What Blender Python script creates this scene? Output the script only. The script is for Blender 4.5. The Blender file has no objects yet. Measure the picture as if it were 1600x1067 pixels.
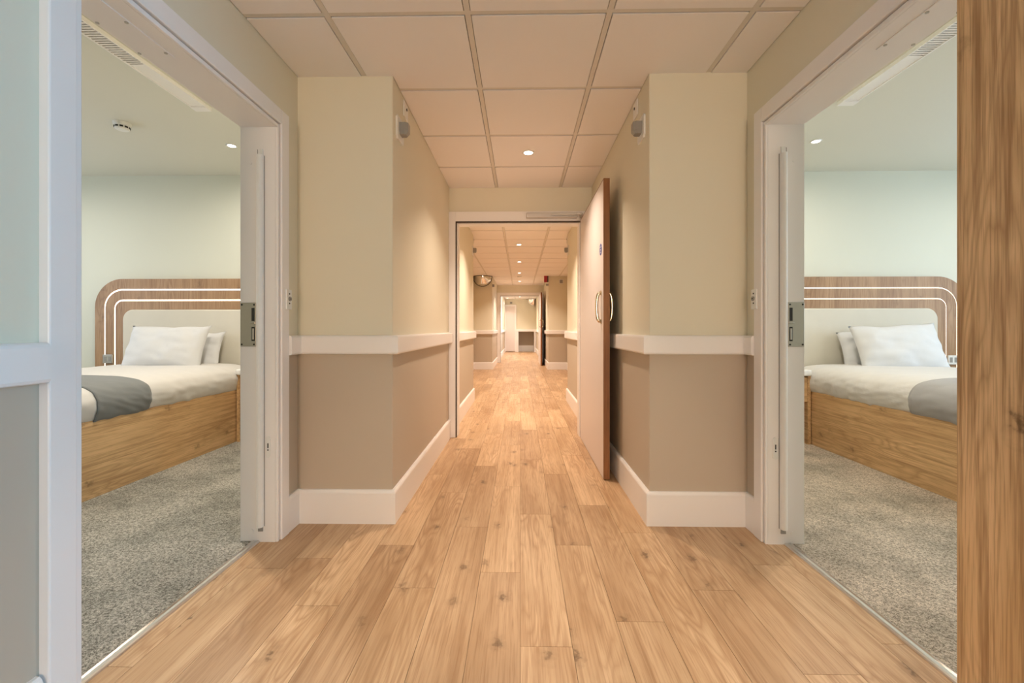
import bpy, bmesh, math, random
from mathutils import Vector, Matrix, noise

random.seed(7)
S = bpy.context.scene
COL = S.collection

# ------------------------------------------------------------------ camera, world, exposure
cam_d = bpy.data.cameras.new('camera')
cam = bpy.data.objects.new('camera', cam_d)
COL.objects.link(cam)
cam.location = (0, 0, 1.012)
cam.rotation_euler = (math.pi / 2, 0, 0.0184)
cam_d.sensor_width = 36.0
cam_d.lens = 36.0 * 705 / 1600
cam_d.shift_y = -19.5 / 1600
cam_d.clip_start = 0.02
cam_d.clip_end = 200
S.camera = cam
S.view_settings.view_transform = 'Standard'
S.view_settings.look = 'None'
S.view_settings.gamma = 1
S.view_settings.use_curve_mapping = False
S.view_settings.exposure = 0.0
S.cycles.use_denoising = True
S.cycles.max_bounces = 10
S.cycles.diffuse_bounces = 7
S.cycles.sample_clamp_indirect = 6.0
S.cycles.caustics_reflective = False
S.cycles.caustics_refractive = False

world = bpy.data.worlds.new('daylight_sky')
S.world = world
world.use_nodes = True
bg = world.node_tree.nodes['Background']
bg.inputs[0].default_value = (0.62, 0.78, 1.0, 1)
bg.inputs[1].default_value = 1.0

LAMP_COL = (1.0, 0.82, 0.66)
ROOM_COL = (1.0, 0.91, 0.79)
REAR_FILL_COL = (0.08, 0.55, 1.0)
DAY_COL = (0.68, 0.82, 1.0)
LAMP_W = 25.0
NEAR_LAMP_W = 14.0
DIM_LAMP_W = 7.0
ROOM_LAMP_W = {-1: 18.5, 1: 13.5}
DAY_LEFT = 24.0
DAY_RIGHT = 58.0
DAY_COL_R = (0.60, 0.79, 1.0)
REAR_FILL_W = 172.0
END_FILL_W = 270.0
END_FILL_COL = (1.0, 0.83, 0.68)


def area(name, loc, rot, sx, sy, power, color, shape='RECTANGLE', spread=math.pi):
    d = bpy.data.lights.new(name, 'AREA')
    d.shape = shape
    d.size = sx
    if shape in ('RECTANGLE', 'ELLIPSE'):
        d.size_y = sy
    d.energy = power
    d.color = color
    d.spread = spread
    o = bpy.data.objects.new(name, d)
    o.location = loc
    o.rotation_euler = rot
    COL.objects.link(o)
    return o


# daylight coming in through the bedroom windows (outer walls), then added fill lamps
area('daylight_left_window', (-5.28, 2.6, 1.55), (0, -math.pi / 2, 0), 1.25, 2.0, DAY_LEFT, DAY_COL)
area('daylight_right_window', (5.28, 2.2, 1.55), (0, math.pi / 2, 0), 1.25, 2.4, DAY_RIGHT, DAY_COL_R)
area('rear_fill_light', (3.26, -0.95, 1.45), (0, math.pi / 2, 0), 1.7, 1.9, REAR_FILL_W, REAR_FILL_COL)  # blue fill added behind the camera to cool the near left wall
area('corridor_fill_light', (0, -8.9, 1.25), (math.pi / 2, 0, 0), 2.1, 2.1, END_FILL_W, END_FILL_COL)  # unseen warm fill added far behind the camera to light the pillars
area('far_fill_light', (0.76, 16.4, 1.45), (0, math.pi / 2, 0), 1.0, 1.2, 40.0, DAY_COL)  # cool fill added in a wall niche to light the far left wall

CEIL = 2.332
RC = 2.53           # bedroom ceiling
XW, XN = 1.168, 0.667
R_IN = 1.33         # bedroom side of the corridor wall


# ------------------------------------------------------------------ materials
def srgb(r, g, b):
    f = lambda c: c / 12.92 if c <= 0.04045 else ((c + 0.055) / 1.055) ** 2.4
    return (f(r / 255), f(g / 255), f(b / 255), 1)


class NT:
    def __init__(self, name):
        self.m = bpy.data.materials.new(name)
        self.m.use_nodes = True
        self.t = self.m.node_tree
        self.b = self.t.nodes['Principled BSDF']

    def n(self, kind, **kw):
        x = self.t.nodes.new(kind)
        for k, v in kw.items():
            if k.startswith('i_'):
                x.inputs[k[2:].replace('_', ' ')].default_value = v
            else:
                setattr(x, k, v)
        return x

    def l(self, a, b):
        self.t.links.new(a, b)

    def ramp(self, fac, stops):
        r = self.n('ShaderNodeValToRGB')
        e = r.color_ramp.elements
        while len(e) < len(stops):
            e.new(0.5)
        for q, (p, c) in zip(e, stops):
            q.position = p
            q.color = c
        self.l(fac, r.inputs[0])
        return r.outputs[0]

    def mix(self, fac, a, b, mode='MIX'):
        x = self.n('ShaderNodeMix', data_type='RGBA', blend_type=mode)
        if isinstance(fac, (int, float)):
            x.inputs[0].default_value = fac
        else:
            self.l(fac, x.inputs[0])
        for v, i in ((a, 6), (b, 7)):
            if isinstance(v, tuple):
                x.inputs[i].default_value = v
            else:
                self.l(v, x.inputs[i])
        return x.outputs[2]

    def bump(self, h, strength, dist=0.002):
        x = self.n('ShaderNodeBump')
        x.inputs['Strength'].default_value = strength
        x.inputs['Distance'].default_value = dist
        self.l(h, x.inputs['Height'])
        self.l(x.outputs[0], self.b.inputs['Normal'])


def paint(name, col, rough=0.55, var=0.03, bump=0.06, spec=0.3):
    k = NT(name)
    tc = k.n('ShaderNodeTexCoord')
    a = k.n('ShaderNodeTexNoise', i_Scale=1.7, i_Detail=3.0)
    k.l(tc.outputs['Object'], a.inputs['Vector'])
    c2 = tuple(min(1, x * (1 - var)) for x in col[:3]) + (1,)
    k.l(k.mix(a.outputs[0], c2, col), k.b.inputs['Base Color'])
    k.b.inputs['Roughness'].default_value = rough
    k.b.inputs['Specular IOR Level'].default_value = spec
    if bump:
        h = k.n('ShaderNodeTexNoise', i_Scale=260.0, i_Detail=2.0)
        k.l(tc.outputs['Object'], h.inputs['Vector'])
        k.bump(h.outputs[0], bump, 0.001)
    return k.m


def plain(name, col, rough=0.5, metal=0.0, spec=0.5):
    k = NT(name)
    tc = k.n('ShaderNodeTexCoord')
    a = k.n('ShaderNodeTexNoise', i_Scale=40.0, i_Detail=2.0)
    k.l(tc.outputs['Object'], a.inputs['Vector'])
    k.l(k.mix(a.outputs[0], tuple(x * 0.94 for x in col[:3]) + (1,), col), k.b.inputs['Base Color'])
    k.b.inputs['Roughness'].default_value = rough
    k.b.inputs['Metallic'].default_value = metal
    k.b.inputs['Specular IOR Level'].default_value = spec
    return k.m


def glow(name, col, strength):
    k = NT(name)
    k.b.inputs['Base Color'].default_value = (0.9, 0.9, 0.9, 1)
    k.b.inputs['Emission Color'].default_value = col
    k.b.inputs['Emission Strength'].default_value = strength
    return k.m


def wood(name, light, mid, dark, axis=2, scale=1.0, rough=0.42, knots=0.5, offset=(0, 0, 0), tones=False, worldpos=False, figure=0.5, knot_scale=5.2, streak=0.76, plane='yz'):
    """Long streaks along axis, flame figure and a few knots; tones = a tone of its own for every object."""
    k = NT(name)
    if worldpos:
        src = k.n('ShaderNodeNewGeometry').outputs['Position']
    else:
        src = k.n('ShaderNodeTexCoord').outputs['Object']
    oi = k.n('ShaderNodeObjectInfo')
    if tones:
        sc = k.n('ShaderNodeVectorMath', operation='SCALE')
        cmb = k.n('ShaderNodeCombineXYZ', i_X=7.1, i_Y=31.7, i_Z=13.3)
        k.l(cmb.outputs[0], sc.inputs[0])
        k.l(oi.outputs['Random'], sc.inputs['Scale'])
        ad = k.n('ShaderNodeVectorMath', operation='ADD')
        k.l(src, ad.inputs[0])
        k.l(sc.outputs[0], ad.inputs[1])
        src = ad.outputs[0]

    def mapped(across, along):
        mp = k.n('ShaderNodeMapping')
        s = [across * scale] * 3
        s[axis] = along * scale
        mp.inputs['Scale'].default_value = s
        mp.inputs['Location'].default_value = offset
        k.l(src, mp.inputs['Vector'])
        return mp.outputs[0]
    # flame figure: contour lines of a slow noise, showing only in places
    w = k.n('ShaderNodeTexNoise', i_Scale=1.0, i_Detail=2.5, i_Roughness=0.55)
    k.l(mapped(5.5, 0.8), w.inputs['Vector'])
    mul = k.n('ShaderNodeMath', operation='MULTIPLY')
    mul.inputs[1].default_value = 21.0
    k.l(w.outputs[0], mul.inputs[0])
    fr = k.n('ShaderNodeMath', operation='PINGPONG')
    fr.inputs[1].default_value = 0.5
    k.l(mul.outputs[0], fr.inputs[0])
    rings = k.ramp(fr.outputs[0], [(0.0, (1, 1, 1, 1)), (0.16, (0.45, 0.45, 0.45, 1)), (0.42, (0, 0, 0, 1))])
    msk = k.n('ShaderNodeTexNoise', i_Scale=1.0, i_Detail=1.0)
    k.l(mapped(4.0, 1.1), msk.inputs['Vector'])
    # fine pores and medium streaks
    f = k.n('ShaderNodeTexNoise', i_Scale=1.0, i_Detail=3.0, i_Roughness=0.6)
    k.l(mapped(190.0, 5.0), f.inputs['Vector'])
    st = k.n('ShaderNodeTexNoise', i_Scale=1.0, i_Detail=4.0, i_Roughness=0.7)
    k.l(mapped(42.0, 1.3), st.inputs['Vector'])
    # broad tone
    g = k.n('ShaderNodeTexNoise', i_Scale=1.0, i_Detail=3.0)
    k.l(mapped(6.0, 1.3), g.inputs['Vector'])
    base = k.mix(k.ramp(g.outputs[0], [(0.34, (0, 0, 0, 1)), (0.66, (1, 1, 1, 1))]), light, mid)
    c = k.mix(k.ramp(st.outputs[0], [(0.46, (0, 0, 0, 1)), (streak, (0.8, 0.8, 0.8, 1))]), base, dark)
    c = k.mix(k.ramp(f.outputs[0], [(0.50, (0, 0, 0, 1)), (0.70, (0.62, 0.62, 0.62, 1))]), c, dark)
    mk = k.ramp(msk.outputs[0], [(0.40, (0, 0, 0, 1)), (0.62, (figure, figure, figure, 1))])
    rm = k.n('ShaderNodeMath', operation='MULTIPLY')
    k.l(mk, rm.inputs[1])
    k.l(rings, rm.inputs[0])
    c = k.mix(rm.outputs[0], c, dark)
    if knots > 0:
        v = k.n('ShaderNodeTexVoronoi', feature='F1', voronoi_dimensions='2D', i_Scale=1.0)
        wv = k.n('ShaderNodeTexNoise', i_Scale=38.0, i_Detail=3.0)
        k.l(src, wv.inputs['Vector'])
        ws = k.n('ShaderNodeVectorMath', operation='SCALE', i_Scale=0.34)
        k.l(wv.outputs['Color'], ws.inputs[0])
        wa = k.n('ShaderNodeVectorMath', operation='ADD')
        k.l(mapped(knot_scale, knot_scale * 0.62), wa.inputs[0])
        k.l(ws.outputs[0], wa.inputs[1])
        sx = k.n('ShaderNodeSeparateXYZ')
        cx = k.n('ShaderNodeCombineXYZ')
        k.l(wa.outputs[0], sx.inputs[0])
        k.l(sx.outputs['xyz'.index(plane[0])], cx.inputs[0])
        k.l(sx.outputs['xyz'.index(plane[1])], cx.inputs[1])
        k.l(cx.outputs[0], v.inputs['Vector'])
        kn = k.ramp(v.outputs['Distance'], [(0.0, (1, 1, 1, 1)), (0.045, (0.8, 0.8, 0.8, 1)), (0.085, (0.25, 0.25, 0.25, 1)), (0.20, (0, 0, 0, 1))])
        sep = k.n('ShaderNodeSeparateColor')
        k.l(v.outputs['Color'], sep.inputs[0])
        some = k.ramp(sep.outputs[0], [(0.38, (0, 0, 0, 1)), (0.85, (1, 1, 1, 1))])
        km = k.n('ShaderNodeMath', operation='MULTIPLY')
        km.inputs[1].default_value = knots
        k.l(kn, km.inputs[0])
        k2 = k.n('ShaderNodeMath', operation='MULTIPLY')
        k.l(km.outputs[0], k2.inputs[0])
        k.l(some, k2.inputs[1])
        c = k.mix(k2.outputs[0], c, tuple(x * 0.38 for x in dark[:3]) + (1,))
    if tones:
        tone = k.ramp(oi.outputs['Random'], [(0.0, (0.83, 0.79, 0.76, 1)), (0.3, (0.92, 0.90, 0.89, 1)),
                                            (0.55, (1, 1, 1, 1)), (1.0, (1.10, 1.10, 1.10, 1))])
        c = k.mix(1.0, c, tone, 'MULTIPLY')
    k.l(c, k.b.inputs['Base Color'])
    k.b.inputs['Roughness'].default_value = rough
    k.b.inputs['Specular IOR Level'].default_value = 0.35
    k.bump(f.outputs[0], 0.08, 0.001)
    return k.m


def carpet(name, a, b, c):
    k = NT(name)
    tc = k.n('ShaderNodeTexCoord').outputs['Object']
    n1 = k.n('ShaderNodeTexNoise', i_Scale=250.0, i_Detail=3.0, i_Roughness=0.85)
    n2 = k.n('ShaderNodeTexNoise', i_Scale=3.2, i_Detail=4.0, i_Roughness=0.55)
    n3 = k.n('ShaderNodeTexNoise', i_Scale=120.0, i_Detail=2.0, i_Roughness=0.7)
    for q in (n1, n2, n3):
        k.l(tc, q.inputs['Vector'])
    av = k.n('ShaderNodeMix', data_type='FLOAT')
    av.inputs[0].default_value = 0.42
    k.l(n1.outputs[0], av.inputs[2])
    k.l(n3.outputs[0], av.inputs[3])
    tuft = k.ramp(av.outputs[0], [(0.41, c), (0.5, b), (0.59, a)])
    pile = k.ramp(n2.outputs[0], [(0.36, (0.72, 0.73, 0.72, 1)), (0.6, (1.06, 1.05, 1.04, 1))])
    k.l(k.mix(1.0, tuft, pile, 'MULTIPLY'), k.b.inputs['Base Color'])
    k.b.inputs['Roughness'].default_value = 1.0
    k.b.inputs['Specular IOR Level'].default_value = 0.05
    k.bump(n1.outputs[0], 0.9, 0.006)
    return k.m


def cloth(name, col, scale=900.0, bump=0.15, rough=0.9, var=0.06):
    k = NT(name)
    tc = k.n('ShaderNodeTexCoord').outputs['Object']
    n1 = k.n('ShaderNodeTexNoise', i_Scale=scale, i_Detail=1.0)
    n2 = k.n('ShaderNodeTexNoise', i_Scale=9.0, i_Detail=4.0)
    for q in (n1, n2):
        k.l(tc, q.inputs['Vector'])
    k.l(k.mix(n2.outputs[0], tuple(x * (1 - var) for x in col[:3]) + (1,), col), k.b.inputs['Base Color'])
    k.b.inputs['Roughness'].default_value = rough
    k.b.inputs['Specular IOR Level'].default_value = 0.1
    k.b.inputs['Sheen Weight'].default_value = 0.1
    ad = k.n('ShaderNodeMath', operation='ADD')
    k.l(n1.outputs[0], ad.inputs[0])
    k.l(n2.outputs[0], ad.inputs[1])
    k.bump(ad.outputs[0], bump, 0.002)
    return k.m


M = {}
M['wall'] = paint('cream_wall_paint', (0.73, 0.685, 0.55, 1))
M['dado'] = paint('taupe_dado_paint', (0.51, 0.435, 0.345, 1), rough=0.6)
M['room'] = paint('bedroom_wall_paint', (0.66, 0.665, 0.57, 1))
M['room_ceiling'] = paint('bedroom_ceiling_paint', (0.70, 0.685, 0.60, 1))
M['white'] = paint('white_gloss_trim', (0.83, 0.80, 0.78, 1), rough=0.32, bump=0.0, spec=0.5)
M['tile'] = paint('ceiling_tile_face', (0.90, 0.86, 0.84, 1), rough=0.8, bump=0.12, spec=0.1)
M['tbar'] = plain('ceiling_grid_metal', (0.74, 0.69, 0.62, 1), 0.5)
M['void'] = plain('dark_ceiling_void', (0.06, 0.05, 0.045, 1), 0.9)
M['leaf'] = paint('pale_pink_white_laminate', (0.76, 0.685, 0.66, 1), rough=0.38, bump=0.0)
M['steel'] = plain('brushed_steel', (0.46, 0.43, 0.38, 1), 0.36, 1.0)
M['closer'] = plain('silver_grey_closer', (0.52, 0.49, 0.45, 1), 0.4, 0.3)
M['brass'] = plain('polished_pull_metal', (0.75, 0.66, 0.50, 1), 0.18, 1.0)
M['alu'] = plain('aluminium_threshold', (0.72, 0.71, 0.69, 1), 0.3, 1.0)
M['dark'] = plain('dark_slot', (0.02, 0.018, 0.016, 1), 0.6)
M['seal'] = plain('dark_brown_seal', (0.05, 0.03, 0.02, 1), 0.7)
M['plastic'] = plain('white_plastic', (0.80, 0.79, 0.76, 1), 0.35)
M['greyplastic'] = plain('grey_translucent_plastic', (0.30, 0.29, 0.27, 1), 0.3)
M['red'] = plain('red_sounder_plastic', (0.35, 0.01, 0.015, 1), 0.3)
M['blue'] = plain('blue_sign_face', (0.025, 0.07, 0.36, 1), 0.35)
M['signwhite'] = plain('white_sign_print', (0.85, 0.87, 0.92, 1), 0.4)
M['mirror'] = plain('convex_mirror_acrylic', (0.92, 0.92, 0.92, 1), 0.02, 1.0)
M['board'] = wood('oak_vinyl_plank', (0.64, 0.445, 0.27, 1), (0.48, 0.31, 0.172, 1), (0.32, 0.172, 0.08, 1),
                  axis=1, rough=0.38, knots=0.85, tones=True, worldpos=True, figure=0.6, knot_scale=5.6, plane='xy')
M['boardbase'] = plain('plank_joint_base', (0.20, 0.11, 0.05, 1), 0.8)
M['oakdoor'] = wood('oak_door_veneer', (0.80, 0.55, 0.30, 1), (0.62, 0.395, 0.19, 1), (0.29, 0.145, 0.055, 1), axis=2, rough=0.4, knots=0.85, figure=0.42, streak=0.66, knot_scale=4.6)
M['oakedge'] = wood('oak_edge_lipping', (0.30, 0.13, 0.045, 1), (0.25, 0.105, 0.035, 1), (0.16, 0.06, 0.018, 1), axis=2, rough=0.45, knots=0)
M['oakbed'] = wood('oak_bed_veneer', (0.78, 0.52, 0.27, 1), (0.64, 0.405, 0.20, 1), (0.38, 0.21, 0.092, 1), axis=1, rough=0.45, knots=0.6, figure=0.5, streak=0.68)
M['oakfoot'] = wood('oak_cross_veneer', (0.78, 0.52, 0.27, 1), (0.64, 0.405, 0.20, 1), (0.38, 0.21, 0.092, 1), axis=0, rough=0.45, knots=0.6, figure=0.5, streak=0.68, plane='xz')
M['oakhead'] = wood('oak_headboard_veneer', (0.44, 0.275, 0.15, 1), (0.35, 0.205, 0.105, 1), (0.21, 0.11, 0.05, 1), axis=2, rough=0.45, knots=0.4, figure=0.6, plane='xz')
M['carpet_left'] = carpet('grey_green_carpet', (0.74, 0.71, 0.64, 1), (0.42, 0.40, 0.35, 1), (0.11, 0.105, 0.09, 1))
M['carpet_right'] = carpet('beige_grey_carpet', (0.86, 0.75, 0.62, 1), (0.57, 0.485, 0.385, 1), (0.19, 0.155, 0.12, 1))
M['linen'] = cloth('white_bed_linen', (0.69, 0.665, 0.635, 1))
M['pillow'] = cloth('white_pillow_cotton', (0.69, 0.69, 0.695, 1))
M['runner_left'] = cloth('charcoal_grey_runner', (0.225, 0.232, 0.23, 1), 600)
M['runner_right'] = cloth('light_grey_runner', (0.39, 0.38, 0.38, 1), 600)
M['cream'] = cloth('cream_faux_leather', (0.68, 0.64, 0.55, 1), 300, 0.05, 0.55)
M['led'] = glow('warm_led_strip', (1.0, 0.88, 0.68, 1), 3.2)
M['spot'] = glow('downlight_lens', (1.0, 0.90, 0.78, 1), 9.0)


# ------------------------------------------------------------------ mesh helpers
def setp(o, label=None, cat=None, group=None, kind=None):
    if label:
        o['label'] = label
    if cat:
        o['category'] = cat
    if group:
        o['group'] = group
    if kind:
        o['kind'] = kind
    return o


def empty(name, loc=(0, 0, 0), **kw):
    o = bpy.data.objects.new(name, None)
    o.location = loc
    o.empty_display_size = 0.05
    COL.objects.link(o)
    return setp(o, **kw)


def link(name, bm, mats, parent=None, smooth=False, loc=(0, 0, 0), **kw):
    bmesh.ops.recalc_face_normals(bm, faces=bm.faces)
    me = bpy.data.meshes.new(name)
    bm.to_mesh(me)
    bm.free()
    for m in (mats if isinstance(mats, (list, tuple)) else [mats]):
        me.materials.append(m)
    if smooth:
        for p in me.polygons:
            p.use_smooth = True
    o = bpy.data.objects.new(name, me)
    COL.objects.link(o)
    o.location = loc
    if parent:
        o.parent = parent
    return setp(o, **kw)


def box(bm, x0, x1, y0, y1, z0, z1, bevel=0.0, seg=2, mi=0):
    x0, x1 = min(x0, x1), max(x0, x1)
    y0, y1 = min(y0, y1), max(y0, y1)
    t = bmesh.new()
    bmesh.ops.create_cube(t, size=1)
    for v in t.verts:
        v.co = Vector(((x0 + x1) / 2 + v.co.x * (x1 - x0), (y0 + y1) / 2 + v.co.y * (y1 - y0), (z0 + z1) / 2 + v.co.z * (z1 - z0)))
    if bevel:
        bmesh.ops.bevel(t, geom=list(t.edges), offset=bevel, segments=seg, profile=0.5, affect='EDGES')
    for f in t.faces:
        f.material_index = mi
    merge(bm, t)
    return bm


def merge(bm, t):
    me = bpy.data.meshes.new('tmp')
    t.to_mesh(me)
    t.free()
    bm.from_mesh(me)
    bpy.data.meshes.remove(me)


def B(*a, **k):
    return box(bmesh.new(), *a, **k)


def cyl(bm, p0, p1, r, seg=16, r1=None):
    t = bmesh.new()
    d = Vector(p1) - Vector(p0)
    bmesh.ops.create_cone(t, cap_ends=True, segments=seg, radius1=r, radius2=r if r1 is None else r1, depth=d.length)
    q = Vector((0, 0, 1)).rotation_difference(d.normalized())
    mat = Matrix.Translation((Vector(p0) + Vector(p1)) / 2) @ q.to_matrix().to_4x4()
    bmesh.ops.transform(t, matrix=mat, verts=t.verts)
    merge(bm, t)
    return bm


def C(*a, **k):
    return cyl(bmesh.new(), *a, **k)


def lathe(profile, seg=24):
    """profile: list of (r, z); turned about Z."""
    bm = bmesh.new()
    rings = []
    for r, z in profile:
        rings.append([bm.verts.new((max(r, 1e-4) * math.cos(2 * math.pi * i / seg), max(r, 1e-4) * math.sin(2 * math.pi * i / seg), z)) for i in range(seg)])
    for a, b in zip(rings, rings[1:]):
        for i in range(seg):
            bm.faces.new((a[i], a[(i + 1) % seg], b[(i + 1) % seg], b[i]))
    bm.faces.new(rings[0])
    bm.faces.new(rings[-1])
    return bm


def tube(path, r, seg=10):
    bm = bmesh.new()
    pts = [Vector(p) for p in path]
    rings = []
    for i, p in enumerate(pts):
        d = (pts[min(i + 1, len(pts) - 1)] - pts[max(i - 1, 0)]).normalized()
        u = d.orthogonal() if abs(d.y) > 0.99 else d.cross(Vector((0, 1, 0)))
        u.normalize()
        w = d.cross(u).normalized()
        rings.append([bm.verts.new(p + r * (math.cos(2 * math.pi * k / seg) * u + math.sin(2 * math.pi * k / seg) * w)) for k in range(seg)])
    for a, b in zip(rings, rings[1:]):
        for k in range(seg):
            bm.faces.new((a[k], a[(k + 1) % seg], b[(k + 1) % seg], b[k]))
    bm.faces.new(rings[0])
    bm.faces.new(rings[-1])
    return bm


def prism(bm, poly, z0, z1, mi=0, axis='z'):
    """poly of 2-D points extruded; axis z: (x, y) up; axis y: (x, z) along y."""
    def P(p, h):
        return (p[0], p[1], h) if axis == 'z' else ((p[0], h, p[1]) if axis == 'y' else (h, p[0], p[1]))
    a = [bm.verts.new(P(p, z0)) for p in poly]
    b = [bm.verts.new(P(p, z1)) for p in poly]
    n = len(poly)
    fs = [bm.faces.new((a[i], a[(i + 1) % n], b[(i + 1) % n], b[i])) for i in range(n)]
    fs += [bm.faces.new(a), bm.faces.new(list(reversed(b)))]
    for f in fs:
        f.material_index = mi
    return bm


def sweep(path, profile, side):
    """profile (d, z) swept along a plan polyline; side +1 = offset to the right of travel, -1 = to the left. Mitred, capped."""
    bm = bmesh.new()
    pts = [Vector(p) for p in path]
    dirs = [(pts[i + 1] - pts[i]).normalized() for i in range(len(pts) - 1)]
    nr = [Vector((d.y, -d.x)) * side for d in dirs]
    rings = []
    for i, p in enumerate(pts):
        if i == 0:
            off = nr[0]
        elif i == len(pts) - 1:
            off = nr[-1]
        else:
            s = nr[i - 1] + nr[i]
            off = s / max(0.2, s.dot(nr[i]))
        rings.append([bm.verts.new((p.x + off.x * d, p.y + off.y * d, z)) for d, z in profile])
    n = len(profile)
    for a, b in zip(rings, rings[1:]):
        for k in range(n):
            bm.faces.new((a[k], a[(k + 1) % n], b[(k + 1) % n], b[k]))
    bm.faces.new(rings[0])
    bm.faces.new(list(reversed(rings[-1])))
    return bm


def copy_tree(o, parent=None):
    c = o.copy()
    COL.objects.link(c)
    if parent:
        c.parent = parent
    for ch in list(o.children):
        copy_tree(ch, c)
    return c


# ------------------------------------------------------------------ setting: walls
DZ = 0.93            # change from dado paint to cream paint, behind the rail


def two_tone(bm, poly, z1=2.75):
    prism(bm, poly, 0.0, DZ, 1)
    prism(bm, poly, DZ, z1, 0)
    return bm


OPEN_FAR = {-1: 2.123, 1: 2.142}
OPEN_NEAR = {-1: 1.165, 1: 1.190}
LIN = 0.035
SIDE = {-1: 'left', 1: 'right'}
for s in (-1, 1):
    yf, yn = OPEN_FAR[s] + LIN, OPEN_NEAR[s] - LIN
    poly = [(1.33, yf), (XW, yf), (XW, 2.345), (XN + 0.004, 2.345), (XN, 2.349), (XN, 6.396), (XN + 0.004, 6.40), (XW, 6.40),
            (XW, 11.3), (0.705, 11.3), (0.69, 20.0), (1.33, 20.0)]
    if s > 0:
        main = [p for p in poly[:-2]] + [(0.697, 15.8), (0.86, 15.8), (0.86, 17.0), (0.695, 17.0), (0.69, 20.0), (1.33, 20.0)]
    else:
        main = poly
    link('wall_' + SIDE[s], two_tone(bmesh.new(), [(s * x, y) for x, y in main]), [M['wall'], M['dado']], kind='structure',
         label='cream corridor wall with taupe dado and square pillar, on the %s side' % SIDE[s])
    for n0, n1 in (((-9.0, yn),) if s < 0 else ((-9.0, -0.80), (0.17, yn))):
        near = [(1.33, n0), (XW, n0), (XW, n1), (1.33, n1)]
        link('wall_' + SIDE[s], two_tone(bmesh.new(), [(s * x, y) for x, y in near]), [M['wall'], M['dado']], kind='structure',
             label='cream over taupe wall beside the camera, on the %s %s' % (SIDE[s], 'before the bedroom doorway' if n1 > 0 else 'behind the oak leaf doorway'))
    bm = B(s * 1.33, s * XW, yn, yf, 1.973 + LIN, 2.75)
    link('wall_' + SIDE[s], bm, M['wall'], kind='structure', label='cream wall above the %s bedroom doorway' % SIDE[s])
link('wall_right', B(1.33, XW, -0.80, 0.17, 2.04, 2.75), M['wall'], kind='structure', label='cream wall above the added doorway of the oak leaf, behind the camera')
# unseen room and doorway added behind the camera for the blue rear fill
bm = bmesh.new()
box(bm, 1.33, 3.4, -3.0, -2.88, 0, 2.7)
box(bm, 1.33, 3.4, 0.20, 0.32, 0, 2.7)
box(bm, 3.28, 3.4, -2.88, -1.9, 0, 2.7)
box(bm, 3.28, 3.4, -1.9, 0.0, 0, 0.6)
box(bm, 3.28, 3.4, -1.9, 0.0, 2.3, 2.7)
box(bm, 3.28, 3.4, 0.0, 0.20, 0, 2.7)
link('wall_right_added_room', bm, M['room'], kind='structure', label='pale walls of the added unseen room behind the oak leaf doorway')
link('ceiling', B(1.33, 3.4, -2.88, 0.20, 2.5, 2.6), M['room_ceiling'], kind='structure', label='pale ceiling of the added unseen room behind the oak leaf doorway')
link('floor', B(1.262, 3.4, -2.88, 0.20, -0.06, 0.0), M['carpet_right'], kind='structure', label='carpet of the added unseen room behind the oak leaf doorway')

# wall that carries the corridor fire door, and its twin further on
for y0, xa in ((4.22, XN), (13.6, 0.70)):
    link('wall_back', B(-xa, xa, y0, y0 + 0.13, 2.106, 2.5), M['wall'], kind='structure',
         label='short cream wall over the %s corridor door frame' % ('near' if y0 < 5 else 'far'))
bm = bmesh.new()
prism(bm, [(-1.3, 20.0), (-0.08, 20.0), (-0.08, 20.15), (-1.3, 20.15)], 0.0, DZ, 1)
prism(bm, [(0.61, 20.0), (1.3, 20.0), (1.3, 20.15), (0.61, 20.15)], 0.0, DZ, 1)
prism(bm, [(-1.3, 20.0), (1.3, 20.0), (1.3, 20.15), (-1.3, 20.15)], DZ, 2.75, 0)
box(bm, -0.08, 0.61, 20.6, 20.7, 0.0, DZ, mi=1)
box(bm, -0.12, -0.08, 20.15, 20.7, 0.0, DZ, mi=1)
box(bm, 0.61, 0.65, 20.15, 20.7, 0.0, DZ, mi=1)
box(bm, -0.08, 0.61, 20.15, 20.7, DZ, DZ + 0.05, mi=1)
box(bm, -0.08, 0.61, 20.0, 20.7, -0.06, 0.0, mi=1)
link('wall_back', bm, [M['wall'], M['dado']], kind='structure', label='cream wall with a low taupe alcove closing the far end of the corridor')
link('wall_front', two_tone(bmesh.new(), [(-1.33, -9.12), (1.33, -9.12), (1.33, -9.0), (-1.33, -9.0)]), [M['wall'], M['dado']], kind='structure',
     label='cream wall behind the camera')

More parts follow.
